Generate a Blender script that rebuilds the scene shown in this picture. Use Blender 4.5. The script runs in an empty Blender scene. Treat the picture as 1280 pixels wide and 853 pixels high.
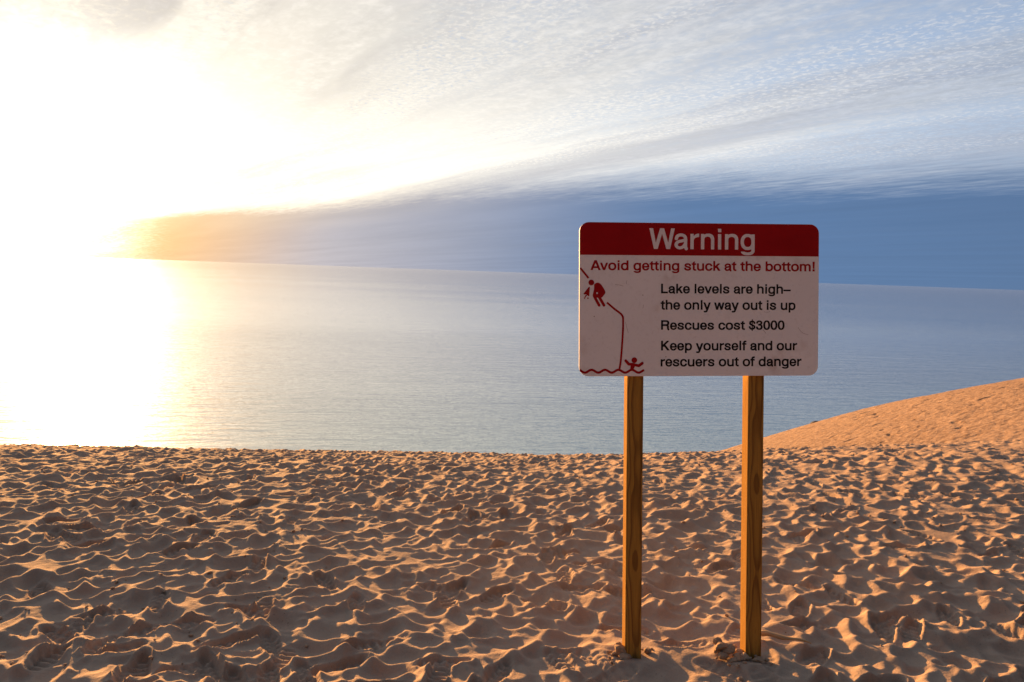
import bpy, bmesh, math, random
import numpy as np
from mathutils import Vector, Matrix, Euler

sc = bpy.context.scene
col = sc.collection
R = math.radians

# ------------------------------------------------------------------ camera
CAM_Z = 1.95
cam_d = bpy.data.cameras.new("camera")
cam_d.sensor_width = 36.0
cam_d.lens = 28.0
cam_d.clip_start = 0.05
cam_d.clip_end = 200000
cam = bpy.data.objects.new("camera", cam_d)
col.objects.link(cam)
pit, rol = R(5.03), R(2.01)
fwd = Vector((0, math.cos(pit), -math.sin(pit)))
up0 = Vector((0, math.sin(pit), math.cos(pit)))
ri0 = Vector((1, 0, 0))
up = up0 * math.cos(rol) - ri0 * math.sin(rol)
rt = ri0 * math.cos(rol) + up0 * math.sin(rol)
M = Matrix((rt, up, -fwd)).transposed().to_4x4()
M.translation = (0, 0, CAM_Z)
cam.matrix_world = M
sc.camera = cam

# ------------------------------------------------------------------ exposure
EXPO = 1.75
sc.view_settings.view_transform = 'Standard'
sc.view_settings.look = 'None'
sc.view_settings.exposure = EXPO
sc.view_settings.gamma = 1
sc.view_settings.use_curve_mapping = False
sc.cycles.use_denoising = True
sc.cycles.max_bounces = 5
sc.cycles.sample_clamp_indirect = 6

# ------------------------------------------------------------------ sun + sky
SUN_AZ, SUN_EL = -28.4, 7.0          # degrees, azimuth measured from +Y towards +X
sdir = Vector((math.sin(R(SUN_AZ)) * math.cos(R(SUN_EL)), math.cos(R(SUN_AZ)) * math.cos(R(SUN_EL)), math.sin(R(SUN_EL))))
sun_d = bpy.data.lights.new("sun", 'SUN')
sun_d.energy = 5.0
sun_d.angle = R(0.6)
sun_d.color = (1.0, 0.49, 0.15)
sun = bpy.data.objects.new("sun", sun_d)
sun.rotation_euler = sdir.to_track_quat('Z', 'Y').to_euler()
col.objects.link(sun)


class NT:
    """small helper to write node trees as expressions"""
    def __init__(self, tree):
        self.t = tree
        self.n = tree.nodes
        self.l = tree.links

    def node(self, typ, ins=None, **kw):
        nd = self.n.new(typ)
        for k, v in kw.items():
            setattr(nd, k, v)
        for k, v in (ins or {}).items():
            self.put(nd.inputs[k], v)
        return nd

    def put(self, sock, v):
        if isinstance(v, bpy.types.NodeSocket):
            self.l.new(v, sock)
        elif v is not None:
            if sock.type == 'RGBA' and len(v) == 3:
                v = (*v, 1)
            sock.default_value = v

    def m(self, op, a, b=None, c=None, clamp=False):
        nd = self.n.new('ShaderNodeMath')
        nd.operation = op
        nd.use_clamp = clamp
        for i, v in enumerate((a, b, c)):
            if v is not None:
                self.put(nd.inputs[i], v)
        return nd.outputs[0]

    def vm(self, op, a, b=None, out=0):
        nd = self.n.new('ShaderNodeVectorMath')
        nd.operation = op
        self.put(nd.inputs[0], a)
        if b is not None:
            if op == 'SCALE':
                self.put(nd.inputs['Scale'], b)
            else:
                self.put(nd.inputs[1], b)
        return nd.outputs[out]

    def mr(self, v, a, b, c=0.0, d=1.0, smooth=False):
        nd = self.n.new('ShaderNodeMapRange')
        nd.interpolation_type = 'SMOOTHSTEP' if smooth else 'LINEAR'
        for i, x in enumerate((v, a, b, c, d)):
            self.put(nd.inputs[i], x)
        return nd.outputs[0]

    def mix(self, f, a, b, mode='MIX'):
        nd = self.n.new('ShaderNodeMix')
        nd.data_type = 'RGBA'
        nd.blend_type = mode
        nd.clamp_factor = True
        self.put(nd.inputs[0], f)
        self.put(nd.inputs[6], a)
        self.put(nd.inputs[7], b)
        return nd.outputs[2]

    def noise(self, vec, scale, detail=3, rough=0.5, dist=0.0):
        nd = self.node('ShaderNodeTexNoise', {'Vector': vec, 'Scale': scale, 'Detail': detail, 'Roughness': rough, 'Distortion': dist})
        return nd.outputs['Fac']

    def comb(self, x, y, z=0.0):
        return self.node('ShaderNodeCombineXYZ', {0: x, 1: y, 2: z}).outputs[0]


world = bpy.data.worlds.new("World")
sc.world = world
world.use_nodes = True
world.node_tree.nodes.clear()
w = NT(world.node_tree)
d = w.node('ShaderNodeTexCoord').outputs['Generated']
sep = w.node('ShaderNodeSeparateXYZ', {0: d})
dx, dy, dz = sep.outputs
el = w.m('MULTIPLY', w.m('ARCSINE', dz), 57.2958)
az = w.m('MULTIPLY', w.m('ARCTAN2', dx, dy), 57.2958)
cth = w.vm('DOT_PRODUCT', d, tuple(sdir), out=1)
th = w.m('MULTIPLY', w.m('ARCCOSINE', w.m('MINIMUM', cth, 0.99999)), 57.2958)


def fall(width):
    return w.m('POWER', 2.71828, w.m('DIVIDE', th, -width))


# plane-projected cloud coordinates, u runs towards the sun's azimuth
inv = w.m('DIVIDE', 1.0, w.m('ADD', w.m('MAXIMUM', dz, 0.0), 0.035))
px, py = w.m('MULTIPLY', dx, inv), w.m('MULTIPLY', dy, inv)
sa, ca = math.sin(R(SUN_AZ - 6)), math.cos(R(SUN_AZ - 6))
u = w.m('ADD', w.m('MULTIPLY', px, sa), w.m('MULTIPLY', py, ca))
v = w.m('SUBTRACT', w.m('MULTIPLY', px, ca), w.m('MULTIPLY', py, sa))
wob = w.noise(w.comb(w.m('MULTIPLY', u, .3), w.m('MULTIPLY', v, .6), 3.1), 1.0, 3)
v2 = w.m('ADD', v, w.m('MULTIPLY', wob, 0.9))
streak = w.noise(w.comb(w.m('MULTIPLY', u, .16), w.m('MULTIPLY', v2, 1.0), 0.7), 1.25, 5, .55)
bands = w.noise(w.comb(w.m('MULTIPLY', u, .11), w.m('MULTIPLY', v2, .9), 8.2), 1.5, 5, .55)
cells = w.noise(w.comb(w.m('MULTIPLY', u, .75), w.m('MULTIPLY', v, 1.0), 1.7), 22, 3, .6, .3)
fine = w.noise(w.comb(w.m('MULTIPLY', u, .25), w.m('MULTIPLY', v, 1.0), 5.1), 14, 4, .6)

nish = w.node('ShaderNodeTexSky', sky_type='NISHITA', sun_disc=False, sun_elevation=R(SUN_EL), sun_rotation=R(SUN_AZ), altitude=200, air_density=1.0, dust_density=1.5, ozone_density=2.0)

# side of the sky: 1 towards the sunset, 0 behind the viewer
front = w.mr(cth, -0.55, 0.80, 0.0, 1.0, True)

blue = w.mix(w.mr(el, 6, 40), (.45, .57, .77), (.25, .36, .60))
blue = w.mix(w.mr(th, 8, 56, 0, 1, True), (.84, .77, .66), blue)
clear = w.mix(0.88, w.vm('SCALE', nish.outputs[0], 0.20), blue)
# altocumulus sheet
cl_lit = w.mix(w.mr(th, 12, 66), (.92, .85, .74), (.40, .48, .62))
cl_dark = w.mix(w.mr(th, 15, 58), (.58, .54, .51), (.36, .42, .55))
dens = w.m('ADD', w.m('MULTIPLY', streak, 1.0), w.m('MULTIPLY', cells, .42))
cov = w.mr(dens, .50, .80, 0, 1, True)
cloud = w.mix(w.mr(bands, .42, .58, 0, 1, True), cl_lit, cl_dark)
cloud = w.vm('SCALE', cloud, w.mr(w.m('ADD', w.m('MULTIPLY', cells, .5), w.m('MULTIPLY', fine, .5)), .3, .7, .80, 1.18))
sky = w.mix(w.m('MULTIPLY', cov, .88), clear, cloud)
# rows of small bright puffs (mackerel sky) riding on the sheet
puff = w.noise(w.comb(w.m('MULTIPLY', u, .8), v, 4.4), 40, 3, .6, .4)
rows = w.noise(w.comb(w.m('MULTIPLY', u, .14), w.m('MULTIPLY', v2, 1.0), 2.9), 2.0, 4, .55)
pm = w.m('MULTIPLY', w.mr(puff, .46, .68, 0, 1, True), w.mr(rows, .42, .60, 0, 1, True))
sky = w.mix(w.m('MULTIPLY', pm, .62), sky, w.mix(w.mr(th, 12, 62), (1.06, .98, .85), (.68, .72, .80)))
gap = w.m('MULTIPLY', w.mr(puff, .46, .32, 0, 1, True), w.mr(rows, .45, .62, 0, 1, True))
sky = w.mix(w.m('MULTIPLY', gap, .45), sky, (.46, .57, .76))

# smooth grey-blue cloud bank low over the lake, its rim climbing to the right
fc = w.node('ShaderNodeFloatCurve', {'Value': w.mr(az, -40, 60)})
cv = fc.mapping.curves[0]
pts = [(-40, 1.2), (-33, 1.6), (-28, 2.2), (-24.4, 2.84), (-13.7, 4.35), (-0.4, 6.7), (10, 7.5), (22, 7.7), (34, 8.0), (60, 8.6)]
while len(cv.points) < len(pts):
    cv.points.new(.5, .5)
for p_, (a_, e_) in zip(cv.points, pts):
    p_.location = ((a_ + 40) / 100, e_ / 10)
    p_.handle_type = 'AUTO_CLAMPED'
fc.mapping.update()
elb = w.m('MULTIPLY', fc.outputs[0], 10)
soft = w.mr(az, -23, 8, .40, 2.8)
rag = w.m('MULTIPLY', w.m('SUBTRACT', w.m('ADD', w.m('MULTIPLY', fine, .6), w.m('MULTIPLY', streak, .4)), .5), w.mr(az, -24, 20, 1.0, 4.0))
e2 = w.m('SUBTRACT', w.m('ADD', el, rag), elb)
bank = w.mr(w.m('DIVIDE', e2, soft), 0.6, -0.9, 0, 1, True)
bank = w.m('MULTIPLY', bank, w.mr(w.m('ADD', az, w.m('MULTIPLY', fine, 3.0)), -28.5, -21.5, .15, 1, True))
bk_far = w.mix(w.mr(el, 0, 7), (.110, .205, .385), (.103, .195, .375))

bk_near = (.54, .51, .54)
bk = w.mix(w.mr(th, 8, 42, 0, 1, True), bk_near, bk_far)
bk = w.mix(w.mr(th, 5, 17, 0, 1, True), (.80, .47, .20), bk)
bk = w.mix(w.mr(e2, -2.6, 0.2, 0, .6, True), bk, w.mix(w.mr(th, 6, 36, 0, 1), (.88, .68, .45), (.33, .42, .58)))
bk = w.vm('SCALE', bk, w.mr(streak, .3, .7, .95, 1.06))
sky = w.mix(bank, sky, bk)

# darker lavender sky behind the viewer
back = w.mix(w.mr(el, 0, 60), (.082, .104, .142), (.078, .100, .15))
sky = w.mix(front, back, sky)

# aureole of the low sun, held back by the bank
rimd = w.m('MAXIMUM', w.m('SUBTRACT', el, elb), 0.0)
rim = w.m('MULTIPLY', w.m('POWER', 2.71828, w.m('MULTIPLY', w.m('POWER', w.m('DIVIDE', rimd, 5.0), 1.6), -1.0)), w.m('POWER', 2.71828, w.m('DIVIDE', th, -28.0)))
gl = w.m('ADD', w.m('MULTIPLY', fall(1.3), 55.0), w.m('ADD', w.m('MULTIPLY', fall(5.5), .7), w.m('MULTIPLY', rim, 1.0)))
glow_a = w.vm('SCALE', (1.0, .91, .72), w.m('MULTIPLY', gl, w.m('SUBTRACT', 1.0, w.m('MULTIPLY', bank, .93))))
glow_a = w.vm('SCALE', glow_a, w.mr(w.m('ADD', w.m('MULTIPLY', bands, .5), w.m('MULTIPLY', fine, .5)), .38, .62, 1.2, .60))
glow_b = w.vm('SCALE', (1.0, .50, .06), w.m('MULTIPLY', w.m('MULTIPLY', fall(4.0), 1.5), bank))
low = w.vm('SCALE', (1.0, .55, .15), w.m('MULTIPLY', fall(6.0), w.mr(el, 3.0, -0.5, 0, .45, True)))
sky = w.vm('ADD', w.vm('ADD', sky, glow_a), w.vm('ADD', glow_b, low))

# the values above are display-linear; undo the exposure and the 0.1 strength
sky = w.vm('SCALE', sky, 10.0 / (2 ** EXPO))
bg = w.node('ShaderNodeBackground', {'Color': sky, 'Strength': 0.1})
w.l.new(bg.outputs[0], w.node('ShaderNodeOutputWorld').inputs[0])
world.cycles.sampling_method = 'MANUAL'
world.cycles.sample_map_resolution = 1024


# ------------------------------------------------------------------ helpers
def tag(o, label=None, cat=None, group=None, kind=None):
    for k, val in (('label', label), ('category', cat), ('group', group), ('kind', kind)):
        if val:
            o[k] = val
    return o


def link(name, me, mat, parent=None):
    me.name = name
    o = bpy.data.objects.new(name, me)
    col.objects.link(o)
    if mat:
        me.materials.append(mat)
    if parent:
        o.parent = parent
    return o


def from_bm(name, bm, mat, parent=None, smooth=False):
    me = bpy.data.meshes.new(name)
    bm.to_mesh(me)
    bm.free()
    if smooth:
        for p in me.polygons:
            p.use_smooth = True
    return link(name, me, mat, parent)


def new_mat(name):
    m = bpy.data.materials.new(name)
    m.use_nodes = True
    t = NT(m.node_tree)
    b = m.node_tree.nodes['Principled BSDF']
    return m, t, b


# ------------------------------------------------------------------ materials
def mat_sand():
    m, t, b = new_mat("sand")
    pos = t.node('ShaderNodeNewGeometry').outputs['Position']
    big = t.noise(pos, 0.9, 4, .6)
    mid = t.noise(pos, 14, 4, .6)
    gr = t.noise(pos, 260, 3, .7)
    c = t.mix(t.mr(big, .35, .65), (.325, .225, .158), (.375, .266, .190))
    c = t.mix(t.mr(mid, .4, .7, 0, .5), c, (.290, .198, .138))
    c = t.mix(t.mr(gr, .38, .66, 0, .55), c, (.43, .315, .230))
    speck = t.node('ShaderNodeTexVoronoi', {'Vector': pos, 'Scale': 38.0})
    sm = t.m('MULTIPLY', t.mr(speck.outputs['Distance'], .16, .09), t.mr(t.noise(pos, 3.0, 3), .52, .6))
    c = t.mix(t.m('MULTIPLY', sm, .6), c, (.10, .065, .04))
    # dark gravel specks on the far slope; their colour also tones down its sunlight
    yy = t.node('ShaderNodeSeparateXYZ', {0: pos}).outputs[1]
    gv = t.m('MULTIPLY', t.mr(t.noise(pos, 7.5, 4, .75), .36, .60), t.mr(yy, 13, 19))
    c = t.mix(t.m('MULTIPLY', gv, .8), c, (.155, .095, .062))
    t.put(b.inputs['Base Color'], c)
    b.inputs['Roughness'].default_value = .95
    b.inputs['Specular IOR Level'].default_value = .15
    hgt = t.m('ADD', t.m('MULTIPLY', t.noise(pos, 45, 4, .6), .009), t.m('MULTIPLY', gr, .003))
    hgt = t.m('ADD', hgt, t.m('MULTIPLY', t.m('MULTIPLY', t.noise(pos, 5.5, 4, .7), .10), t.mr(yy, 14, 20)))
    bp = t.node('ShaderNodeBump', {'Height': hgt, 'Strength': .6, 'Distance': 1.0})
    t.l.new(bp.outputs[0], b.inputs['Normal'])
    return m


def mat_water():
    m, t, b = new_mat("lake_water")
    pos = t.node('ShaderNodeNewGeometry').outputs['Position']
    sp = t.node('ShaderNodeSeparateXYZ', {0: pos})
    x, y = sp.outputs[0], sp.outputs[1]
    a = R(9)
    x2 = t.m('ADD', t.m('MULTIPLY', x, math.cos(a)), t.m('MULTIPLY', y, math.sin(a)))
    y2 = t.m('SUBTRACT', t.m('MULTIPLY', y, math.cos(a)), t.m('MULTIPLY', x, math.sin(a)))
    swell = t.noise(t.comb(t.m('MULTIPLY', x2, .20), y2), .055, 2, .5, .4)
    chop = t.noise(t.comb(t.m('MULTIPLY', x2, .30), y2), .16, 3, .6, .3)
    rip = t.noise(t.comb(t.m('MULTIPLY', x, .40), y), .5, 2, .6)
    patch = t.noise(t.comb(t.m('MULTIPLY', x, .25), y), .0016, 4, .55)
    amp = t.mr(patch, .38, .62, .6, 1.15)
    h = t.m('ADD', t.m('MULTIPLY', swell, 1.1), t.m('ADD', t.m('MULTIPLY', chop, .85), t.m('MULTIPLY', rip, .22)))
    bp = t.node('ShaderNodeBump', {'Height': t.m('MULTIPLY', t.m('MULTIPLY', h, amp), t.m('MULTIPLY', t.mr(y, 600, 3500, .85, .46), t.mr(y, 4000, 16000, 1.0, .38))), 'Strength': 1.0, 'Distance': 1.0})
    t.l.new(bp.outputs[0], b.inputs['Normal'])
    shoal = t.mr(y, 330, 900)
    t.put(b.inputs['Base Color'], t.mix(shoal, (.055, .160, .150), (.010, .040, .065)))
    t.put(b.inputs['Roughness'], t.m('ADD', t.mr(patch, .35, .65, .05, .10), t.mr(y, 700, 5000, 0, .03)))
    b.inputs['IOR'].default_value = 3.6
    # unresolved wavelets: a second, much rougher lobe spreads the sun's sheen
    g2 = t.node('ShaderNodeBsdfGlossy', {'Color': (.9, .9, .88), 'Roughness': .45})
    t.l.new(bp.outputs[0], g2.inputs['Normal'])
    g1 = t.node('ShaderNodeBsdfGlossy', {'Color': (.96, .96, .94), 'Roughness': .11})
    t.l.new(bp.outputs[0], g1.inputs['Normal'])
    m1 = t.node('ShaderNodeMixShader', {0: t.mr(y, 380, 1500, .15, .70)})
    t.l.new(b.outputs[0], m1.inputs[1])
    t.l.new(g1.outputs[0], m1.inputs[2])
    mx = t.node('ShaderNodeMixShader', {0: .06})
    t.l.new(m1.outputs[0], mx.inputs[1])
    t.l.new(g2.outputs[0], mx.inputs[2])
    out = [n for n in t.n if n.type == 'OUTPUT_MATERIAL'][0]
    t.l.new(mx.outputs[0], out.inputs[0])
    return m


def mat_plain(name, c, rough=.5, var=.08, spec=.4):
    m, t, b = new_mat(name)
    pos = t.node('ShaderNodeTexCoord').outputs['Object']
    n1 = t.noise(pos, 7, 4, .6)
    dk = tuple(k * (1 - var) for k in c)
    lt = tuple(min(1, k * (1 + var)) for k in c)
    t.put(b.inputs['Base Color'], t.mix(t.mr(n1, .3, .7), dk, lt))
    b.inputs['Roughness'].default_value = rough
    b.inputs['Specular IOR Level'].default_value = spec
    return m


def mat_panel():
    m, t, b = new_mat("painted_white_board")
    pos = t.node('ShaderNodeTexCoord').outputs['Object']
    n1 = t.noise(pos, 3, 5, .6)
    n2 = t.noise(pos, 60, 3, .6)
    c = t.mix(t.mr(n1, .3, .7), (.82, .79, .78), (.87, .84, .83))
    c = t.mix(t.mr(n2, .55, .75, 0, .25), c, (.55, .49, .46))
    # rusty bruise in the lower corner area and small scratches
    st = t.m('MULTIPLY', t.mr(t.noise(pos, 4.2, 3), .56, .70), t.mr(t.noise(pos, 22, 4), .4, .65))
    c = t.mix(t.m('MULTIPLY', st, .45), c, (.48, .36, .30))
    dist = t.node('ShaderNodeTexVoronoi', {'Vector': pos, 'Scale': 9.0})
    sp = t.mr(dist.outputs['Distance'], .035, .015)
    c = t.mix(t.m('MULTIPLY', sp, .8), c, (.16, .09, .06))
    t.put(b.inputs['Base Color'], c)
    b.inputs['Roughness'].default_value = .5
    b.inputs['Specular IOR Level'].default_value = .3
    return m


def mat_wood():
    m, t, b = new_mat("treated_pine")
    tc = t.node('ShaderNodeTexCoord').outputs['Object']
    rnd = t.node('ShaderNodeObjectInfo').outputs['Random']
    sp = t.node('ShaderNodeSeparateXYZ', {0: tc})
    off = t.m('MULTIPLY', rnd, 7.3)
    x, y, z = sp.outputs
    warp = t.noise(t.comb(t.m('MULTIPLY', x, 5), t.m('MULTIPLY', y, 5), t.m('ADD', t.m('MULTIPLY', z, 1.6), off)), 1.0, 2)
    rx = t.m('ADD', t.m('SUBTRACT', x, .012), t.m('MULTIPLY', t.m('SUBTRACT', warp, .5), .036))
    ry = t.m('ADD', t.m('SUBTRACT', y, .11), t.m('MULTIPLY', t.m('SUBTRACT', warp, .5), .028))
    rad = t.m('SQRT', t.m('ADD', t.m('MULTIPLY', rx, rx), t.m('MULTIPLY', ry, ry)))
    rings = t.m('FRACT', t.m('MULTIPLY', rad, 230))
    ringm = t.m('MULTIPLY', t.mr(rings, .35, .85, 0, 1, True), t.mr(rings, .97, .88, 0, 1, True))
    fib = t.noise(t.comb(t.m('MULTIPLY', x, 220), t.m('MULTIPLY', y, 220), t.m('MULTIPLY', t.m('ADD', z, off), 5)), 1.0, 3, .6)
    c = t.mix(t.mr(fib, .3, .7), (.30, .150, .034), (.46, .245, .048))
    c = t.mix(t.m('MULTIPLY', ringm, .6), c, (.105, .043, .016))
    # a few knots
    kv = t.node('ShaderNodeTexVoronoi', {'Vector': t.comb(t.m('MULTIPLY', x, 8), t.m('MULTIPLY', y, 8), t.m('ADD', t.m('MULTIPLY', z, 4.2), off)), 'Scale': 1.0})
    kn = t.mr(kv.outputs['Distance'], .11, .06)
    c = t.mix(t.m('MULTIPLY', kn, .85), c, (.07, .03, .010))
    crack = t.noise(t.comb(t.m('MULTIPLY', x, 150), t.m('MULTIPLY', y, 150), t.m('MULTIPLY', t.m('ADD', z, off), 1.1)), 1.0, 2)
    c = t.mix(t.m('MULTIPLY', t.mr(crack, .66, .72), .8), c, (.03, .013, .004))
    dust = t.m('MULTIPLY', t.mr(z, -1.00, -1.13), t.mr(fib, .35, .65))
    c = t.mix(t.m('MULTIPLY', dust, .5), c, (.30, .21, .14))
    t.put(b.inputs['Base Color'], c)
    b.inputs['Roughness'].default_value = .85
    b.inputs['Specular IOR Level'].default_value = .03
    hb = t.m('ADD', t.m('MULTIPLY', fib, .0012), t.m('MULTIPLY', ringm, -.0006))
    bp = t.node('ShaderNodeBump', {'Height': hb, 'Strength': .7, 'Distance': 1.0})
    t.l.new(bp.outputs[0], b.inputs['Normal'])
    return m


SAND, WATER, PANEL, WOOD = mat_sand(), mat_water(), mat_panel(), mat_wood()
RED = mat_plain("faded_red_vinyl", (.34, .004, .006), .6, .10, .12)
BLACK = mat_plain("black_vinyl", (.012, .011, .011), .6, .2, .12)
GRIME = mat_plain("worn_paint", (.42, .36, .34), .7, .2, .1)
WHITE = mat_plain("white_vinyl", (.80, .75, .74), .5, .04)
CLOD = mat_plain("damp_sand_clod", (.36, .24, .155), .95, .3, .1)
TWIG = mat_plain("bleached_driftwood", (.42, .29, .16), .85, .25, .15)
STONE = mat_plain("grey_stone", (.16, .14, .12), .8, .25, .2)

# ------------------------------------------------------------------ sand dune
rng = np.random.default_rng(11)


def vnoise(X, Y, scale, seed):
    """smooth value noise on numpy arrays"""
    g = np.random.default_rng(seed).random((257, 257)).astype(np.float32)
    x, y = X * scale + 71.3, Y * scale + 33.7
    xi, yi = np.floor(x).astype(np.int64), np.floor(y).astype(np.int64)
    fx, fy = x - xi, y - yi
    fx, fy = fx * fx * fx * (fx * (fx * 6 - 15) + 10), fy * fy * fy * (fy * (fy * 6 - 15) + 10)
    a, b_ = g[yi % 257, xi % 257], g[yi % 257, (xi + 1) % 257]
    c, e = g[(yi + 1) % 257, xi % 257], g[(yi + 1) % 257, (xi + 1) % 257]
    return (a * (1 - fx) + b_ * fx) * (1 - fy) + (c * (1 - fx) + e * fx) * fy - .5


def fbm(X, Y, scale, seed, octs=4, gain=.5):
    s, a = 0, 1.0
    for k in range(octs):
        s = s + a * vnoise(X, Y, scale * 2 ** k, seed + k)
        a *= gain
    return s


def drop(dist, a, bq, smax):
    """height change over a distance: slope a + 2 bq dist, capped at smax"""
    dc = np.maximum(0, (smax - a) / (2 * bq))
    q = np.minimum(dist, dc)
    return a * q + bq * q * q + smax * np.maximum(0, dist - dc)


def h_fore(x, y):
    d_ = y - 4.0
    h = -np.where(d_ > 0, drop(np.maximum(d_, 0), -.016, .01575, .62), d_ * .03)
    h = h + .075 * np.log1p(np.exp((x - 1.0) / .8)) * .8 * np.clip((y - 3) / 6, 0, 1)
    h = h + .016 * np.minimum(x + 1, 0) * np.clip((y - 3) / 9, 0, 1)
    return h


ZR_X = np.array([-60, 4.0, 8.26, 11.57, 14.07, 17.05, 19.44, 26, 40, 130])
ZR_Z = np.array([-34, -6.20, -4.62, -3.45, -2.62, -1.94, -1.46, -.5, 1.0, 8.0])


def h_hill(x, y):
    xs_ = np.linspace(-60, 130, 1901)
    zz = np.interp(xs_, ZR_X, ZR_Z)
    k = np.hanning(25)
    zz = np.convolve(np.pad(zz, 12, mode='edge'), k / k.sum(), 'valid')
    q = y - 30
    s = np.where(q > 0, -drop(np.maximum(q, 0), .28, .006, .62), -.28 * q - .0075 * q * q)
    s = np.where(y < 14, -.28 * -16 - .0075 * 256 - .0 * (y - 14), s)
    return np.interp(x, xs_, zz) + s


def h_base(x, y):
    a, b_ = h_fore(x, y), h_hill(x, y)
    k = .12
    mx = np.maximum(a, b_)
    w_ = np.clip((y - 11) / 4, 0, 1)
    sm = mx + k * np.log(np.exp((a - mx) / k) + np.exp((b_ - mx) / k)) * w_
    return a * (1 - w_) + sm * w_


# footprints trodden into a fine raster, one after another, then left to slump
CELL = .012
X0, X1, Y0, Y1 = -12.5, 15.0, 2.2, 20.0
gx, gy = np.arange(X0, X1, CELL), np.arange(Y0, Y1, CELL)
GX, GY = np.meshgrid(gx.astype(np.float32), gy.astype(np.float32))
H = .032 * fbm(GX, GY, 1.1, 5, 4) + .03 * fbm(GX, GY, .45, 9, 2)
H = H.astype(np.float32)
area = (X1 - X0) * (Y1 - Y0)


def tread_pattern(a, b_, kind):
    if kind == 0:
        return np.sign(np.sin(a * 2 * np.pi / .046)) * .5 + .5
    if kind == 1:
        return ((np.sin((a + np.abs(b_)) * 2 * np.pi / .050) > 0)).astype(np.float32)
    return ((np.sin(a * 2 * np.pi / .048) > -.2) & (np.sin(b_ * 2 * np.pi / .044) > -.4)).astype(np.float32)


def stamp(H, cx_, cy_, ang, L, Wd, dep, rim, tread=None):
    r = L * 1.35
    i0, i1 = int((cx_ - r - X0) / CELL), int((cx_ + r - X0) / CELL)
    j0, j1 = int((cy_ - r - Y0) / CELL), int((cy_ + r - Y0) / CELL)
    if i0 < 0 or j0 < 0 or i1 >= H.shape[1] or j1 >= H.shape[0]:
        return
    sx, sy = GX[j0:j1, i0:i1] - cx_, GY[j0:j1, i0:i1] - cy_
    ca_, sa_ = math.cos(ang), math.sin(ang)
    a, b_ = sx * ca_ + sy * sa_, -sx * sa_ + sy * ca_
    wv = Wd * (1 + .25 * a / L)
    q = np.sqrt((a / (L * .5)) ** 2 + (b_ / (wv * .5)) ** 2)
    sub = H[j0:j1, i0:i1]
    m0 = q < .8
    if not m0.any():
        return
    lvl = float(sub[m0].mean())
    if tread is None:
        inside = np.clip(1 - q * q, 0, 1)
        tgt = lvl * .6 - dep * (np.clip(1.1 - q ** 2.0, 0, 1)) + .35 * dep * a / L
        wgt = np.clip((1.15 - q) / .35, 0, 1)
        wgt = wgt * wgt * (3 - 2 * wgt)
        sub[:] = sub * (1 - wgt) + tgt * wgt
        ringv = np.exp(-((q - 1.25) / .22) ** 2)
        sub += rim * ringv * (1 + .9 * np.cos(np.arctan2(b_, a) + 2.6))
    else:
        flat = np.clip((1.0 - q) / .12, 0, 1)
        tgt = lvl - dep + .020 * (tread_pattern(a, b_, tread) - .5)
        sub[:] = sub * (1 - flat) + tgt * flat
        sub += .012 * np.exp(-((q - 1.12) / .12) ** 2)


def slump(H, it, lim):
    for _ in range(it):
        for ax in (0, 1):
            df = np.diff(H, axis=ax)
            ex = np.sign(df) * np.maximum(np.abs(df) - lim * CELL, 0) * .25
            if ax == 0:
                H[:-1] += ex
                H[1:] -= ex
            else:
                H[:, :-1] += ex
                H[:, 1:] -= ex


def soften(H):
    K = H.copy()
    K[1:-1] = .25 * H[:-2] + .5 * H[1:-1] + .25 * H[2:]
    K2 = K.copy()
    K2[:, 1:-1] = .25 * K[:, :-2] + .5 * K[:, 1:-1] + .25 * K[:, 2:]
    return K2


NST = int(area * 62)
sx_, sy_ = rng.uniform(X0, X1, NST), rng.uniform(Y0, Y1, NST)
for k in range(NST):
    ang = math.pi / 2 + rng.normal(0, .75) if rng.random() < .7 else rng.uniform(0, 6.28)
    if rng.random() < .5:
        ang += math.pi
    s = rng.uniform(.6, 1.45)
    stamp(H, sx_[k], sy_[k], ang, .22 * s, .135 * s * rng.uniform(.8, 1.25), rng.uniform(.010, .034) * s, rng.uniform(.004, .015))
slump(H, 8, .68)
H = .4 * H + .6 * soften(H)
for k in range(int(area * 11)):          # small scuffs and kicked crumbs
    s = rng.uniform(.25, .65)
    stamp(H, rng.uniform(X0, X1), rng.uniform(Y0, Y1), rng.uniform(0, 6.28), .36 * s, .22 * s, rng.uniform(.025, .06) * s, .006)
slump(H, 5, .68)
H = .5 * H + .5 * soften(H)
for k in range(150):                      # fresh shoe prints, mostly near the sign
    yy = 3.4 + 5 * rng.random() ** 1.6
    xx = rng.uniform(-.62, .72) * yy
    stamp(H, xx, yy, rng.choice([1.3, 1.9, 4.4, 5.0, .4, 2.7]) + rng.normal(0, .3), .29, .105, .024, .0, tread=int(rng.integers(0, 3)))
for (xx, yy, aa, kk) in ((1.62, 3.98, .75, 2), (1.30, 3.66, 1.9, 0), (1.75, 4.55, 1.1, 1), (.30, 3.85, 2.0, 1), (.55, 3.70, .5, 0), (2.15, 4.35, 1.4, 2), (1.85, 3.72, .4, 1)):
    stamp(H, xx, yy, aa, .30, .11, .028, .0, tread=kk)
H += (.006 * fbm(GX, GY, 9, 41, 3, .6) * (.5 + 1.6 * np.clip(vnoise(GX, GY, .9, 43) + .2, 0, 1))).astype(np.float32)

SIGN_POS = Vector((0.94604, 3.97403, 1.45794))
SIGN_ROT = Euler((R(-4.0738), R(-1.6507), R(4.3296)), 'XYZ')
SIGN_M = SIGN_ROT.to_matrix().to_4x4()
SIGN_M.translation = SIGN_POS
POST_W = .082
POSTS = ((-.3265, 1.0), (.2925, 2.0))          # centre across the board
feet = [SIGN_M @ Vector((p[0], POST_W / 2, -1.42)) for p in POSTS]

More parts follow.
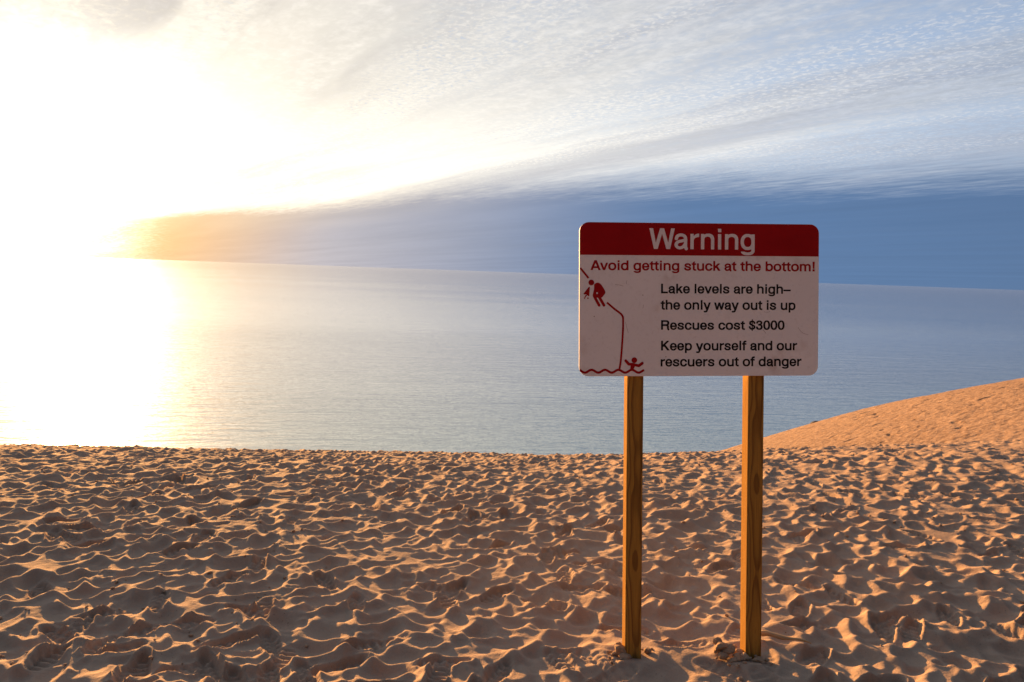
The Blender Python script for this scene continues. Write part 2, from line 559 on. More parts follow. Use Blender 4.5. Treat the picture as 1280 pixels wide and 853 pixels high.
# wind scour and heaped sand round the two posts
for f_, amp in zip(feet, (1.0, 1.0)):
    r2 = (GX - f_.x) ** 2 + (GY - f_.y) ** 2
    wgt = np.exp(-r2 / (2 * .20 ** 2))
    base_z = h_base(np.array([f_.x]), np.array([f_.y]))[0]
    H = H * (1 - .85 * wgt) + (.035 - base_z) * wgt * .85
    H += .030 * np.exp(-((np.sqrt(r2) - .14) / .05) ** 2) * (.6 + .8 * vnoise(GX, GY, 6, 77)) * 1.0
H = H.astype(np.float32)


def axis(fine0, fine1, step, mid0, mid1, stepm, end0, end1, grow=1.05):
    def run(start, stop_mid, stop_end, sgn):
        out, p, s = [], start, step
        while sgn * (stop_end - p) > 0:
            lim = stepm if sgn * (stop_mid - p) > 0 else 1e9
            s = min(s * (1.012 if lim < 1e9 else grow), lim)
            p += sgn * s
            out.append(p)
        return out
    c = list(np.arange(fine0, fine1, step))
    return np.array(run(c[0], mid0, end0, -1)[::-1] + c + run(c[-1], mid1, end1, 1))


AX = axis(-2.9, 3.6, .011, -11.5, 24, .040, -70, 120)
AY = axis(3.35, 6.2, .010, 3.2, 36, .032, -30, 240, 1.04)
MX, MY = np.meshgrid(AX, AY)
Z = h_base(MX, MY)
# bilinear sample of the trodden raster
fx, fy = (MX - X0) / CELL, (MY - Y0) / CELL
ix, iy = np.clip(fx.astype(int), 0, H.shape[1] - 2), np.clip(fy.astype(int), 0, H.shape[0] - 2)
tx, ty = np.clip(fx - ix, 0, 1), np.clip(fy - iy, 0, 1)
D = (H[iy, ix] * (1 - tx) + H[iy, ix + 1] * tx) * (1 - ty) + (H[iy + 1, ix] * (1 - tx) + H[iy + 1, ix + 1] * tx) * ty
edge = np.clip((MX - X0 - .3) / 1.5, 0, 1) * np.clip((X1 - .3 - MX) / 2, 0, 1) * np.clip((MY - Y0 - .1) / .5, 0, 1) * np.clip((Y1 - .5 - MY) / 2, 0, 1)
hillw = np.clip((h_hill(MX, MY) - h_fore(MX, MY)) / .5 + .5, 0, 1) * np.clip((MY - 12) / 3, 0, 1)
far = .022 * fbm(MX, MY, 2.6, 21, 3) - .34 * np.clip(vnoise(MX, MY, 4.3, 28) - .31, 0, 1) * (.6 + vnoise(MX, MY, .4, 3)) - .022 * np.abs(vnoise(MX, MY, 6.1, 29))
Z = Z + D * edge * (1 - .8 * hillw) + far * (1 - edge * (1 - hillw)) * np.clip((MY - 2) / 2 + 1 - edge, 0, 1)
Z = np.maximum(Z, -106.0)
ny, nx = Z.shape
co = np.stack([MX, MY, Z], -1).reshape(-1, 3).astype(np.float32)
idx = np.arange(ny * nx, dtype=np.int32).reshape(ny, nx)
q = np.stack([idx[:-1, :-1], idx[:-1, 1:], idx[1:, 1:], idx[1:, :-1]], -1).reshape(-1, 4)
me = bpy.data.meshes.new("sand_dune")
me.vertices.add(len(co))
me.vertices.foreach_set('co', co.ravel())
me.loops.add(q.size)
me.loops.foreach_set('vertex_index', q.ravel())
me.polygons.add(len(q))
me.polygons.foreach_set('loop_start', np.arange(0, q.size, 4, dtype=np.int32))
me.polygons.foreach_set('use_smooth', np.ones(len(q), dtype=bool))
me.update(calc_edges=True)
tag(link("sand_dune", me, SAND), kind='structure')


def ground_z(x, y):
    j, i = int(np.argmin(abs(AY - y))), int(np.argmin(abs(AX - x)))
    return float(Z[j, i])


# ------------------------------------------------------------------ lake
bm = bmesh.new()
vs = [bm.verts.new(p) for p in ((-90000, 60, -100), (90000, 60, -100), (90000, 62000, -100), (-90000, 62000, -100))]
bm.faces.new(vs)
tag(from_bm("lake_water", bm, WATER), kind='structure')

# ------------------------------------------------------------------ lettering
S, T = .118, .108                     # stem widths: capitals, small letters


def box(x0, y0, x1, y1):
    return lambda X, Y: (X >= x0) & (X <= x1) & (Y >= y0) & (Y <= y1)


def poly(*p):
    p = np.array(p)

    def f(X, Y):
        r = np.zeros(X.shape, bool)
        for (xa, ya), (xb, yb) in zip(p, np.roll(p, -1, 0)):
            c = ((ya > Y) != (yb > Y)) & (X < (xb - xa) * (Y - ya) / ((yb - ya) if yb != ya else 1e-9) + xa)
            r ^= c
        return r
    return f


def sup(cx_, cy_, rx, ry, n=2.25):
    return lambda X, Y: np.abs((X - cx_) / rx) ** n + np.abs((Y - cy_) / ry) ** n < 1


def spline(pts, n=12):
    P = np.array(pts, float)
    P = np.vstack([2 * P[0] - P[1], P, 2 * P[-1] - P[-2]])
    out = []
    for i in range(1, len(P) - 2):
        for s in np.linspace(0, 1, n, endpoint=False):
            a, b_, c, e = P[i - 1:i + 3]
            out.append(.5 * (2 * b_ + (c - a) * s + (2 * a - 5 * b_ + 4 * c - e) * s * s + (3 * b_ - a - 3 * c + e) * s ** 3))
    out.append(P[-2])
    return np.array(out)


def stroke(pts, wd, caps=False, wy=None):
    """thick line; wy is the thickness of its horizontal runs"""
    k = (wy or wd) / wd
    P = np.array(pts, float)

    def f(X, Y):
        r = np.zeros(X.shape, bool)
        Yk, Pk = Y / k, P / np.array([1, k])
        for i in range(len(Pk) - 1):
            a, b_ = Pk[i], Pk[i + 1]
            dv = b_ - a
            L2 = dv @ dv + 1e-12
            t = ((X - a[0]) * dv[0] + (Yk - a[1]) * dv[1]) / L2
            lo, hi = (t >= 0), (t <= 1)
            if caps or i > 0:
                lo = t >= -9
            if caps or i < len(Pk) - 2:
                hi = t <= 9
            tc = np.clip(t, 0, 1)
            r |= lo & hi & ((X - a[0] - tc * dv[0]) ** 2 + (Yk - a[1] - tc * dv[1]) ** 2 < (wd / 2) ** 2)
        return r
    return f


def U(*fs):
    return lambda X, Y: np.logical_or.reduce([f(X, Y) for f in fs])


def I(*fs):
    return lambda X, Y: np.logical_and.reduce([f(X, Y) for f in fs])


def minus(a, *bs):
    return lambda X, Y: a(X, Y) & ~U(*bs)(X, Y)


def flipx(f, wd):
    return lambda X, Y: f(wd - X, Y)


def rot180(f, wd, h):
    return lambda X, Y: f(wd - X, h - Y)


def arch(x0, x1, x2):                 # stem left at x0, right stem outer edge x2
    outer = I(sup((x0 + .05 + x2) / 2, .32, (x2 - x0 - .05) / 2, .225, 2.4), box(x0 + .04, .32, 2, 2))
    inner = sup((x0 + T + x2 - T) / 2, .32, (x2 - x0 - 2 * T) / 2, .130, 2.3)
    return U(minus(outer, inner), box(x2 - T, 0, x2, .33))


N_ = U(box(.066, 0, .066 + T, .532), arch(.066, 0, .546))
O_ = minus(sup(.305, .266, .272, .28), sup(.305, .266, .272 - T - .006, .188))
BOWL = minus(I(sup(.292, .266, .256, .28), box(0, -1, .50, 1)), sup(.292, .266, .256 - T - .002, .186))
D_ = U(BOWL, box(.545 - T, 0, .545, .72))
Q_ = U(BOWL, box(.545 - T, -.05, .545, .532))
S_PTS = [(.452, .372), (.405, .455), (.28, .492), (.152, .458), (.112, .385), (.160, .312), (.28, .268), (.405, .222), (.452, .148), (.405, .072), (.278, .040), (.135, .076), (.085, .168)]
GLY = {
    'o': (.611, O_),
    'n': (.611, N_),
    'h': (.611, U(N_, box(.066, 0, .066 + T, .72))),
    'u': (.611, rot180(N_, .611, .532)),
    'm': (.889, U(box(.06, 0, .06 + T, .532), arch(.06, 0, .498), arch(.39, 0, .829))),
    'r': (.389, U(box(.066, 0, .066 + T, .532), I(minus(sup(.385, .29, .24, .254), sup(.385, .29, .211, .145)), box(.1, .29, .375, 1)))),
    'i': (.278, U(box(.085, 0, .085 + T, .532), box(.085, .612, .085 + T, .72))),
    'l': (.278, box(.085, 0, .085 + T, .72)),
    '!': (.333, U(poly((.100, .72), (.233, .72), (.208, .2), (.125, .2)), box(.104, 0, .228, .128))),
    't': (.333, U(poly((.098, .13), (.098, .62), (.206, .68), (.206, .13)), box(.012, .44, .312, .532),
                  I(minus(sup(.258, .14, .160, .150), sup(.258, .14, .052, .056)), box(0, -1, .259, .14)), box(.258, -.008, .315, .084))),
    'f': (.333, U(box(.09, 0, .09 + T, .58), box(.012, .44, .316, .532),
                  I(minus(sup(.25, .57, .16, .16), sup(.25, .57, .052, .066)), box(0, .57, .251, 1)), box(.25, .637, .32, .728))),
    'd': (.611, D_),
    'b': (.611, flipx(D_, .611)),
    'p': (.611, flipx(U(BOWL, box(.545 - T, -.205, .545, .532)), .611)),
    'g': (.611, U(Q_, I(minus(sup(.2925, -.04, .2525, .162), sup(.2925, -.04, .2525 - T, .074)), box(.05, -1, 2, -.04), lambda X, Y: (X > .292) | (Y < -.085)))),
    'e': (.556, minus(U(minus(sup(.28, .266, .248, .28), sup(.28, .266, .248 - T - .004, .192)), I(box(.05, .215, .53, .305), sup(.28, .266, .248, .28))), poly((.27, .216), (.7, .216), (.7, .160), (.39, .160), (.33, .13)))),
    'c': (.556, minus(O_ if False else sup(.29, .266, .256, .28), sup(.29, .266, .256 - T - .006, .188), poly((.3, .345), (.8, .345), (.8, .190), (.3, .190)))),
    's': (.556, stroke(spline(S_PTS), .110, wy=.094)),
    'a': (.556, U(stroke(spline([(.095, .352), (.140, .455), (.275, .497), (.398, .455), (.437, .36), (.437, .22), (.437, .08), (.468, 0)]), T, wy=.094),
                  stroke(spline([(.437, .318), (.30, .285), (.150, .245), (.090, .150), (.135, .066), (.225, .038), (.35, .078), (.437, .190)]), T, wy=.09))),
    'k': (.556, U(box(.066, 0, .066 + T, .72), poly((.17, .31), (.385, .532), (.525, .532), (.17, .155)), poly((.225, .29), (.318, .372), (.552, 0), (.415, 0)))),
    'v': (.556, poly((.01, .532), (.132, .532), (.279, .135), (.425, .532), (.546, .532), (.345, 0), (.212, 0))),
    'w': (.778, poly((.01, .532), (.128, .532), (.222, .15), (.332, .532), (.446, .532), (.556, .15), (.65, .532), (.768, .532), (.618, 0), (.497, 0), (.389, .375), (.281, 0), (.160, 0))),
    'y': (.556, U(poly((.01, .532), (.135, .532), (.290, .12), (.225, -.01)), poly((.424, .532), (.546, .532), (.345, -.03), (.225, -.01)),
                  stroke(spline([(.285, .02), (.262, -.09), (.205, -.155), (.075, -.158)]), .105, wy=.092))),
    'W': (.944, poly((.012, .72), (.138, .72), (.242, .18), (.404, .72), (.540, .72), (.702, .18), (.806, .72), (.932, .72), (.762, 0), (.635, 0), (.472, .56), (.309, 0), (.182, 0))),
    'A': (.722, minus(poly((.018, 0), (.290, .72), (.432, .72), (.704, 0), (.572, 0), (.361, .585), (.150, 0)), box(9, 9, 9, 9))),
    'L': (.611, U(box(.076, 0, .076 + S, .72), box(.076, 0, .575, .104))),
    'R': (.722, U(box(.076, 0, .076 + S, .72), minus(U(box(.076, .30, .43, .72), I(sup(.43, .51, .235, .21, 2.5), box(.42, 0, 2, 2))), box(.076 + S, .404, .43, .618), sup(.43, .511, .115, .107, 2.4)),
                  stroke(spline([(.42, .352), (.535, .33), (.580, .24), (.590, .09), (.625, 0)]), .118))),
    'K': (.722, U(box(.076, 0, .076 + S, .72), poly((.18, .39), (.505, .72), (.665, .72), (.18, .225)), poly((.255, .36), (.350, .452), (.700, 0), (.548, 0)))),
    '0': (.556, minus(sup(.278, .354, .248, .366, 2.3), sup(.278, .354, .132, .272, 2.2))),
    '3': (.556, U(stroke(spline([(.092, .525), (.135, .625), (.27, .668), (.395, .618), (.425, .535), (.375, .432), (.225, .395)]), .112, wy=.094),
                  stroke(spline([(.225, .385), (.395, .345), (.452, .215), (.395, .085), (.268, .040), (.125, .085), (.078, .20)]), .115, wy=.094))),
    '$': (.556, U(stroke(spline([(x, y * 1.335) for x, y in S_PTS]), .114, wy=.096), box(.253, -.085, .303, .80))),
    '\u2013': (.556, box(.0, .205, .54, .300)),
    ' ': (.278, None),
}
GLY['A'] = (.722, U(GLY['A'][1], I(box(.1, .150, .62, .255), poly((.018, 0), (.290, .72), (.432, .72), (.704, 0)))))


def contours(F, X, Y):
    """marching squares at 0.5, linked into closed loops"""
    B = F > .5
    code = B[:-1, :-1] * 1 + B[:-1, 1:] * 2 + B[1:, 1:] * 4 + B[1:, :-1] * 8
    segs = {}

    def cut(e):
        kind, j, i = e
        if kind == 'h':
            a, b_ = F[j, i], F[j, i + 1]
            t = (.5 - a) / (b_ - a)
            return (X[i] + t * (X[i + 1] - X[i]), Y[j])
        a, b_ = F[j, i], F[j + 1, i]
        t = (.5 - a) / (b_ - a)
        return (X[i], Y[j] + t * (Y[j + 1] - Y[j]))
    TB = {1: ['BL'], 2: ['RB'], 3: ['RL'], 4: ['TR'], 5: ['BL', 'TR'], 6: ['TB'], 7: ['TL'], 8: ['LT'], 9: ['BT'], 10: ['RB', 'LT'], 11: ['RT'], 12: ['LR'], 13: ['BR'], 14: ['LB']}
    for j, i in np.argwhere((code > 0) & (code < 15)):
        ed = {'B': ('h', j, i), 'T': ('h', j + 1, i), 'L': ('v', j, i), 'R': ('v', j, i + 1)}
        for s in TB[int(code[j, i])]:
            segs[ed[s[0]]] = ed[s[1]]
    loops = []
    while segs:
        st, nx_ = segs.popitem()
        lp = [st]
        while nx_ != st and nx_ in segs:
            lp.append(nx_)
            nx_ = segs.pop(nx_)
        loops.append(np.array([cut(e) for e in lp]))
    return loops


def simplify(P, eps):
    if len(P) < 8:
        return P

    def dp(a, b_):
        if b_ - a < 2:
            return []
        A, Bv = P[a], P[b_ % len(P)]
        dv = Bv - A
        L = math.hypot(*dv) + 1e-12
        dist = np.abs((P[a + 1:b_, 0] - A[0]) * dv[1] - (P[a + 1:b_, 1] - A[1]) * dv[0]) / L
        k = int(np.argmax(dist))
        if dist[k] < eps:
            return []
        k += a + 1
        return dp(a, k) + [k] + dp(k, b_)
    h = int(np.argmax(((P - P[0]) ** 2).sum(1)))
    keep = [0] + dp(0, h) + [h] + dp(h, len(P))
    return P[keep]


def outline(f, x0, x1, y0, y1, res, grow=0.0):
    """closed outlines of an inside-test, antialiased 3x3"""
    n = 3
    nx_, ny_ = int((x1 - x0) * res) + 1, int((y1 - y0) * res) + 1
    xs, ys = x0 + (np.arange(nx_ * n) + .5) / (res * n), y0 + (np.arange(ny_ * n) + .5) / (res * n)
    X, Y = np.meshgrid(xs, ys)
    F_ = f(X, Y)
    k = int(round(grow * res * n))
    if k:
        G_ = F_.copy()
        for a in np.arange(0, 2 * math.pi, math.pi / 10):
            G_ |= np.roll(F_, (round(k * math.sin(a)), round(k * math.cos(a))), (0, 1))
        F_ = G_
    A = F_.reshape(ny_, n, nx_, n).mean((1, 3))
    A = np.pad(A, 1)
    cx_ = x0 + (np.arange(-1, nx_ + 1) + .5) / res
    cy_ = y0 + (np.arange(-1, ny_ + 1) + .5) / res
    return [simplify(l, .22 / res) for l in contours(A, cx_, cy_)]


_gl = {}


def glyph(c, grow=.015):
    if (c, grow) not in _gl:
        adv, f = GLY[c]
        _gl[c, grow] = [] if f is None else outline(f, -.05, adv + .07, -.25, .84, 150, grow)
    return _gl[c, grow]


def flat_mesh(name, loops, mat, parent, y, thick=.0005):
    """filled outlines in the board's x-z plane, thick mm proud of it"""
    cu = bpy.data.curves.new(name, 'CURVE')
    cu.dimensions = '2D'
    cu.fill_mode = 'BOTH'
    cu.extrude = thick / 2
    for lp in loops:
        if len(lp) < 3:
            continue
        sp = cu.splines.new('POLY')
        sp.points.add(len(lp) - 1)
        sp.points.foreach_set('co', np.column_stack([lp, np.zeros(len(lp)), np.ones(len(lp))]).ravel())
        sp.use_cyclic_u = True
    tmp = bpy.data.objects.new("tmp", cu)
    me = bpy.data.meshes.new_from_object(tmp)
    bpy.data.objects.remove(tmp)
    bpy.data.curves.remove(cu)
    me.transform(Matrix.Translation((0, y, 0)) @ Matrix.Rotation(R(90), 4, 'X'))
    me.materials.clear()
    return link(name, me, mat, parent)


def text_loops(body, x0, x1, base, size, grow=.015):
    """set a line so that its ink runs from x0 to x1 on the given baseline"""
    pen, raw = 0.0, []
    for k, c in enumerate(body):
        for lp in glyph(c, grow):
            raw.append(lp + np.array([pen, 0]))
        pen += GLY[c][0]
        if body[k:k + 2] in ('Wa', 'Av'):
            pen -= .045
    lo, hi = min(l[:, 0].min() for l in raw), max(l[:, 0].max() for l in raw)
    return [np.column_stack([x0 + (l[:, 0] - lo) * (x1 - x0) / (hi - lo), base + l[:, 1] * size]) for l in raw]


# photograph pixels -> board coordinates (board plane homography, used only to read off the layout)
BW, BH = 1.22, .7638
FPX = 995.6


def board(pxl, pyl):
    v_ = fwd + rt * ((pxl - 640) / FPX) + up * ((426.5 - pyl) / FPX)
    n = SIGN_M.to_3x3() @ Vector((0, 1, 0))
    o = Vector((0, 0, CAM_Z))
    t = (SIGN_POS - o).dot(n) / v_.dot(n)
    l = SIGN_M.inverted() @ (o + v_ * t)
    return l.x, l.z


def b1(a, b_):
    return board(710 + a / 3.879, 265 + b_ / 3.879)


# ------------------------------------------------------------------ warning sign
sign = bpy.data.objects.new("warning_sign", None)
sign.empty_display_size = .2
col.objects.link(sign)
sign.matrix_world = SIGN_M @ Matrix.Translation((0, 0, -1.42))
tag(sign, "white and red warning sign board on two wooden posts standing in trodden sand", "sign")
UPZ = 1.42                             # board's lower edge above the empty


def rounded(w2, h0, h1, r, r_bottom=None, n=10):
    pts = []
    rb = r if r_bottom is None else r_bottom
    for (cx_, cz, a0, rr) in ((w2 - rb, h0 + rb, -90, rb), (w2 - r, h1 - r, 0, r), (-w2 + r, h1 - r, 90, r), (-w2 + rb, h0 + rb, 180, rb)):
        if rr == 0:
            pts.append((cx_, cz))
            continue
        for k in range(n + 1):
            a = R(a0 + 90 * k / n)
            pts.append((cx_ + rr * math.cos(a), cz + rr * math.sin(a)))
    return np.array(pts)


def solid(name, pts, y0, y1, mat, parent, bevel=.0):
    bm = bmesh.new()
    f = bm.faces.new([bm.verts.new((x, y0, z)) for x, z in pts])
    r = bmesh.ops.extrude_face_region(bm, geom=[f])
    bmesh.ops.translate(bm, verts=[e for e in r['geom'] if isinstance(e, bmesh.types.BMVert)], vec=(0, y1 - y0, 0))
    bmesh.ops.recalc_face_normals(bm, faces=bm.faces)
    if bevel:
        es = [e for e in bm.edges if len(e.link_faces) == 2 and abs(e.calc_face_angle(0)) > 1.2]
        bmesh.ops.bevel(bm, geom=es, offset=bevel, segments=2, affect='EDGES', profile=.5)
    return from_bm(name, bm, mat, parent)


panel = solid("sign_panel", rounded(BW / 2, 0, BH, .047), -.012, 0, PANEL, sign, .0012)
panel.location.z = UPZ
Yf = -.0128
# red header, following the board's upper corners
zb = (b1(60, 211)[1] + b1(1205, 216)[1]) / 2
hd = rounded(BW / 2 - .0015, zb, BH - .0015, .0455, 0)
flat_mesh("header_band", [hd], RED, panel, -.0123)
LINES = (
    ("heading_lettering", "Warning", b1(391, 181), b1(900, 183), b1(640, 84), WHITE, -.0131),
    ("red_lettering", "Avoid getting stuck at the bottom!", b1(107, 285), b1(1191, 286), b1(640, 240), RED, -.0123),
    ("black_lettering", "Lake levels are high\u2013", b1(448, 396), b1(1075, 396), b1(640, 351), BLACK, -.0123),
    ("black_lettering", "the only way out is up", b1(446, 474), b1(1098, 475), b1(640, 429), BLACK, -.0123),
    ("black_lettering", "Rescues cost $3000", b1(448, 571), b1(1045, 571), b1(640, 527), BLACK, -.0123),
    ("black_lettering", "Keep yourself and our", b1(448, 671), b1(1106, 670), b1(640, 626), BLACK, -.0123),
    ("black_lettering", "rescuers out of danger", b1(446, 748), b1(1127, 747), b1(640, 703), BLACK, -.0123),
)
for nm, body, pa, pb, pt, mt, yy in LINES:
    base = (pa[1] + pb[1]) / 2
    o = flat_mesh(nm, text_loops(body, pa[0], pb[0], base, (pt[1] - base) / .72, .007 if nm == 'heading_lettering' else .016), mt, panel, yy)


# pictograms
def b2(a, b_):                          # from the enlarged crop of the climber
    return board(718 + a / 12.92, 325 + b_ / 12.92)


def b3(a, b_):                          # from the enlarged crop of the swimmer
    return board(718 + a / 13.617, 440 + b_ / 13.617)


PXB = BW / 298.0                        # metres per photo pixel on the board


def shape(fs, bx, res=1100):
    return outline(U(*fs), *bx, res)


def disc(c, r):
    return sup(c[0], c[1], r, r, 2)


# stooped climber with hanging hand
body_pts = [b2(*p) for p in ((312, 400), (345, 376), (378, 372), (412, 388), (455, 445), (488, 505), (490, 540), (470, 570), (428, 612), (350, 612), (292, 590), (300, 520), (310, 470))]
cl = spline(body_pts + body_pts[:1], 8)
hole = spline([b2(*p) for p in ((352, 520), (372, 530), (370, 550), (352, 556), (346, 540), (352, 520))], 5)
torso = minus(poly(*cl), poly(*hole))
w_leg = 44 / 12.92 * PXB
leg1 = stroke([b2(315, 590), b2(340, 640), b2(392, 735)], w_leg, True)
leg2 = stroke([b2(390, 595), b2(415, 640), b2(470, 735)], w_leg, True)
arm = U(poly(b2(226, 438), b2(244, 440), b2(232, 590), b2(215, 588), b2(200, 560), b2(150, 560), b2(140, 548)),
        stroke([b2(205, 560), b2(172, 590), b2(158, 625)], 16 / 12.92 * PXB, True), disc(b2(212, 622), 12 / 12.92 * PXB))
head = disc(b2(266, 369), 45 / 12.92 * PXB)
bx = (b2(120, 0)[0], b2(505, 0)[0], b2(0, 770)[1], b2(0, 310)[1])
flat_mesh("climber_symbol", shape([torso, leg1, leg2, arm, head], bx), RED, panel, -.0123)
# bluff line, above and below the climber
wl = 31 / 12.92 * PXB
e0 = (-BW / 2 + .004, b2(92, 135)[1])
slope = U(stroke([e0, b2(222, 298)], wl, False), stroke(spline([b2(518, 692), b2(640, 795), board(777.0, 394.5), board(778.2, 404), board(777.6, 421), board(775.6, 448), board(773.8, 461)], 8), wl, False))
bx = (-BW / 2, board(784, 400)[0], board(770, 466)[1], b2(0, 100)[1])
flat_mesh("bluff_line", shape([slope], bx), RED, panel, -.0123)
# wave line
ws = [b3(x_, 328 + 24 * math.cos((x_ - 285) * 2 * math.pi / 228)) if False else b3(x_, 328 - 24 * math.cos((x_ - 285) * 2 * math.pi / 228)) for x_ in range(84, 1186, 14)]
ws[0] = (ws[0][0], ws[0][1] + .004)
bx = (-BW / 2 + .002, b3(1200, 0)[0], b3(0, 385)[1], b3(0, 280)[1])
flat_mesh("wave_line", shape([stroke(ws, 38 / 13.617 * PXB, False)], bx), RED, panel, -.0123)
# swimmer with raised arms
wa = 46 / 13.617 * PXB
sw = [disc(b3(1010, 141), 47 / 13.617 * PXB),
      stroke([b3(865, 150), b3(915, 208), b3(985, 212), b3(1085, 236), b3(1145, 192)], wa, True),
      poly(b3(950, 215), b3(1030, 222), b3(1000, 290), b3(1000, 322), b3(944, 322), b3(940, 290))]
bx = (b3(835, 0)[0], b3(1185, 0)[0], b3(0, 330)[1], b3(0, 80)[1])
flat_mesh("swimmer_symbol", shape(sw, bx), RED, panel, -.0131)

# a few scuffs scratched into the paint
sc_pts = (((283, 192), (315, 196), (340, 203)), ((358, 190), (362, 165)), ((352, 440), (362, 480), (372, 515)), ((468, 352), (472, 325)))
scr = [stroke(spline([board(715 + a / 5.327, 320 + b_ / 5.327) for a, b_ in p], 6), .0016) for p in sc_pts]
scr += [stroke(spline([b1(a, b_) for a, b_ in p], 6), .0017) for p in (((945, 485), (962, 487), (975, 484)), ((1110, 560), (1130, 585), (1160, 597)), ((940, 570), (955, 590)))]
flat_mesh("scratch_mark", shape(scr, (-BW / 2 + .02, BW / 2 - .02, .05, BH - .2), 1000), GRIME, panel, -.0122, .0002)

# posts
for k, (cx_, seed) in enumerate(POSTS):
    bm = bmesh.new()
    bmesh.ops.create_cube(bm, size=1)
    bmesh.ops.scale(bm, vec=(POST_W, POST_W, 1.42 + .62 + .45), verts=bm.verts)
    bmesh.ops.bevel(bm, geom=list(bm.edges), offset=.004, segments=2, affect='EDGES', profile=.5)
    o = from_bm("post", bm, WOOD, sign)
    o.location = (cx_, POST_W / 2 + .001, UPZ + .62 - (1.42 + .62 + .45) / 2)
    o.rotation_euler = (0, R(.25 if k == 0 else .2), R(-.5 if k == 0 else 1.0))


# ------------------------------------------------------------------ clods, twig, stones
def lump(bm, c, r, seed, sq=(1, 1, .75)):
    g = np.random.default_rng(seed)
    res = bmesh.ops.create_icosphere(bm, subdivisions=3, radius=1)
    dirs = g.normal(size=(13, 3))
    dirs /= np.linalg.norm(dirs, axis=1)[:, None]
    cut_ = g.uniform(.55, .95, 13)
    for v_ in res['verts']:
        n = np.array(v_.co)
        k = min([1.0] + [c_ / max(1e-3, n @ d_) for d_, c_ in zip(dirs, cut_) if n @ d_ > 0])
        n = n * k * (1 + .035 * g.normal())
        v_.co = Vector(c) + Vector((n[0] * sq[0], n[1] * sq[1], n[2] * sq[2])) * r


def clump(name, x, y, pieces, label, cat, mat, seed):
    g = np.random.default_rng(seed)
    bm = bmesh.new()
    for k, (px_, py_, pz_, r) in enumerate(pieces):
        lump(bm, (px_, py_, pz_), r, seed + k, (1 + .25 * g.random(), 1, .7 + .2 * g.random()))
    o = from_bm(name, bm, mat)
    o.location = (x, y, ground_z(x, y))
    o.rotation_euler.z = g.uniform(0, .6)
    return tag(o, label, cat)


r_ = random.Random(4)
fR, fL = feet[1], feet[0]
pcs = [(-.06, .03, .045, .040), (-.035, .0, .04, .034), (-.075, -.01, .02, .030), (-.02, -.05, .015, .032), (.02, -.06, .012, .026), (-.05, .06, .055, .026), (.03, -.02, .012, .030), (-.09, .03, .03, .018), (-.055, -.05, .005, .022)]
pcs += [(r_.uniform(-.12, .08), r_.uniform(-.12, .08), .008, r_.uniform(.006, .013)) for _ in range(26)]
clump("sand_clod", fR.x - .10, fR.y - .02, pcs, "pile of broken damp sand clods left of the right post's foot", "sand clod", CLOD, 31)
pcs = [(0, 0, .035, .034), (.012, -.03, .012, .028), (-.025, .01, .012, .02), (.0, .02, .055, .016)]
pcs += [(r_.uniform(-.08, .05), r_.uniform(-.08, .05), .006, r_.uniform(.005, .011)) for _ in range(14)]
clump("sand_clod", fL.x - .065, fL.y - .02, pcs, "crumbly sand clod heaped against the left post's foot", "sand clod", CLOD, 52)
pcs = [(0, 0, .012, .020), (.03, .02, .006, .010), (-.02, .03, .004, .008)]
clump("sand_clod", fL.x + .085, fL.y + .03, pcs, "small sand lump just right of the left post's foot", "sand clod", CLOD, 63)
pcs = [(0, 0, .010, .024), (.045, .01, .006, .014), (.06, -.02, .003, .009)]
clump("sand_clod", fR.x + .015, fR.y - .075, pcs, "flat sand lump in front of the right post's foot", "sand clod", CLOD, 74)

# driftwood stick behind the right post's foot
bm = bmesh.new()
A, B = Vector((fR.x + .07, fR.y + .16, 0)), Vector((fR.x + .33, fR.y + .06, 0))
rings = []
n = 14
for k in range(n + 1):
    t_ = k / n
    c = A.lerp(B, t_)
    c.z = .012 * math.sin(t_ * 3.0) + .006 * math.sin(t_ * 9)
    rad = .017 * (1 - .72 * t_) * (1 + .12 * math.sin(t_ * 17)) * min(1, .35 + t_ * 6)
    ring = []
    for j in range(10):
        a = j * math.tau / 10
        ring.append(bm.verts.new((c.x + .4 * rad * math.cos(a), c.y + .92 * rad * math.cos(a), c.z + rad * math.sin(a))))
    rings.append(ring)
for ra, rb in zip(rings, rings[1:]):
    for j in range(10):
        bm.faces.new((ra[j], ra[(j + 1) % 10], rb[(j + 1) % 10], rb[j]))
bm.faces.new(rings[0][::-1])
bm.faces.new(rings[-1])
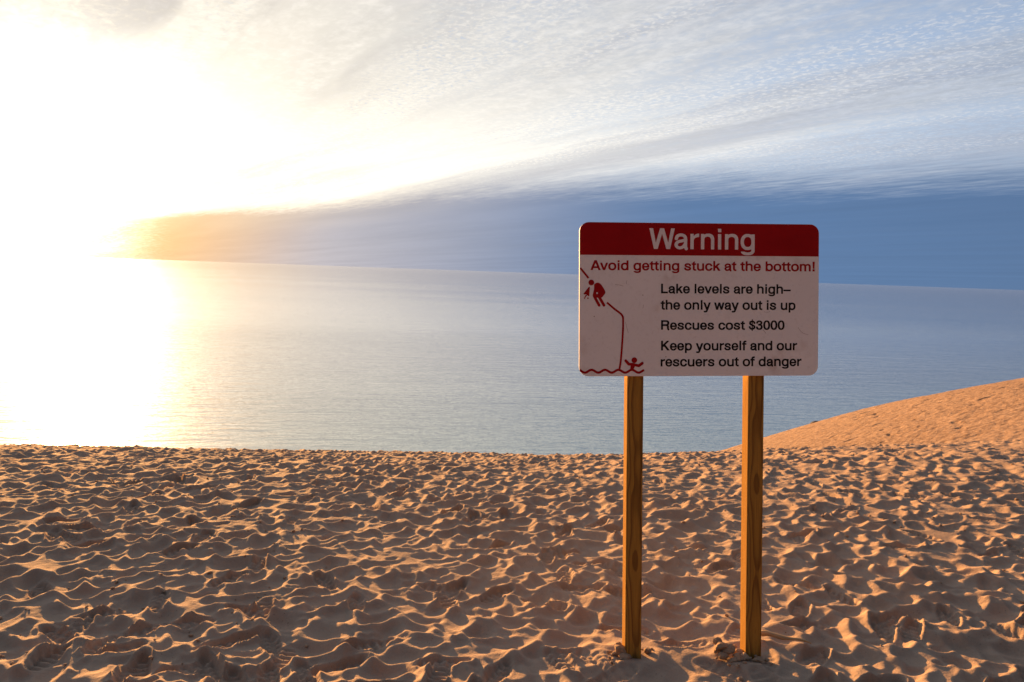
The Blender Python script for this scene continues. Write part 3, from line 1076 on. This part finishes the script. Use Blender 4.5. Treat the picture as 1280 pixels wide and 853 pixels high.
bmesh.ops.translate(bm, verts=bm.verts, vec=-A)
st = from_bm("driftwood_stick", bm, TWIG, None, True)
za, zb_ = ground_z(A.x, A.y), ground_z(B.x, B.y)
st.location = (A.x, A.y, max(za, zb_ - .02) + .026)
tag(st, "thin pale driftwood stick lying on sand right of the right post", "stick")

# dark rock on the far dune's skyline
bm = bmesh.new()
lump(bm, (0, 0, .07), .20, 91, (1.25, .8, .6))
lump(bm, (.2, .03, .03), .11, 92, (1.1, .8, .6))
o = from_bm("rock", bm, STONE)
t_ = .3856
ys_ = np.arange(20, 45, .1)
zs_ = np.array([ground_z(t_ * y_, y_) for y_ in ys_])
k = int(np.argmax((zs_ - CAM_Z) / ys_))
o.location = (t_ * ys_[k], ys_[k] - .4, zs_[k] - .03)
tag(o, "small dark rock on the distant dune's skyline against the lake", "rock")

# loose crumbs of damp sand scattered over the trodden ground
g = np.random.default_rng(8)
tv, tf = [], []
bm = bmesh.new()
lump(bm, (0, 0, 0), 1.0, 7, (1.1, .9, .7))
bm.verts.ensure_lookup_table()
lv = np.array([v_.co[:] for v_ in bm.verts])
lf = np.array([[v_.index for v_ in f_.verts] for f_ in bm.faces])
bm.free()
for k in range(1500):
    yy = 3.4 + 10.5 * g.random() ** 1.3
    xx = g.uniform(-.72, .74) * yy
    if fbm(np.array([xx]), np.array([yy]), .8, 61, 2)[0] < g.normal(.12, .15):
        continue
    r0_ = .003 + .009 * g.random() ** 3 + .0006 * yy
    a = g.uniform(0, 6.28)
    rot = np.array([[math.cos(a), -math.sin(a), 0], [math.sin(a), math.cos(a), 0], [0, 0, 1]])
    tf.append(lf + len(tv) * len(lv))
    tv.append(lv @ rot.T * r0_ * g.uniform(.7, 1.3, 3) + np.array([xx, yy, ground_z(xx, yy) + r0_ * .4]))
me = bpy.data.meshes.new("sand_crumbs")
me.from_pydata(np.concatenate(tv).tolist(), [], np.concatenate(tf).tolist())
tag(link("sand_crumbs", me, CLOD), "loose crumbs of damp sand scattered over the trodden dune", "sand crumbs", None, "stuff")
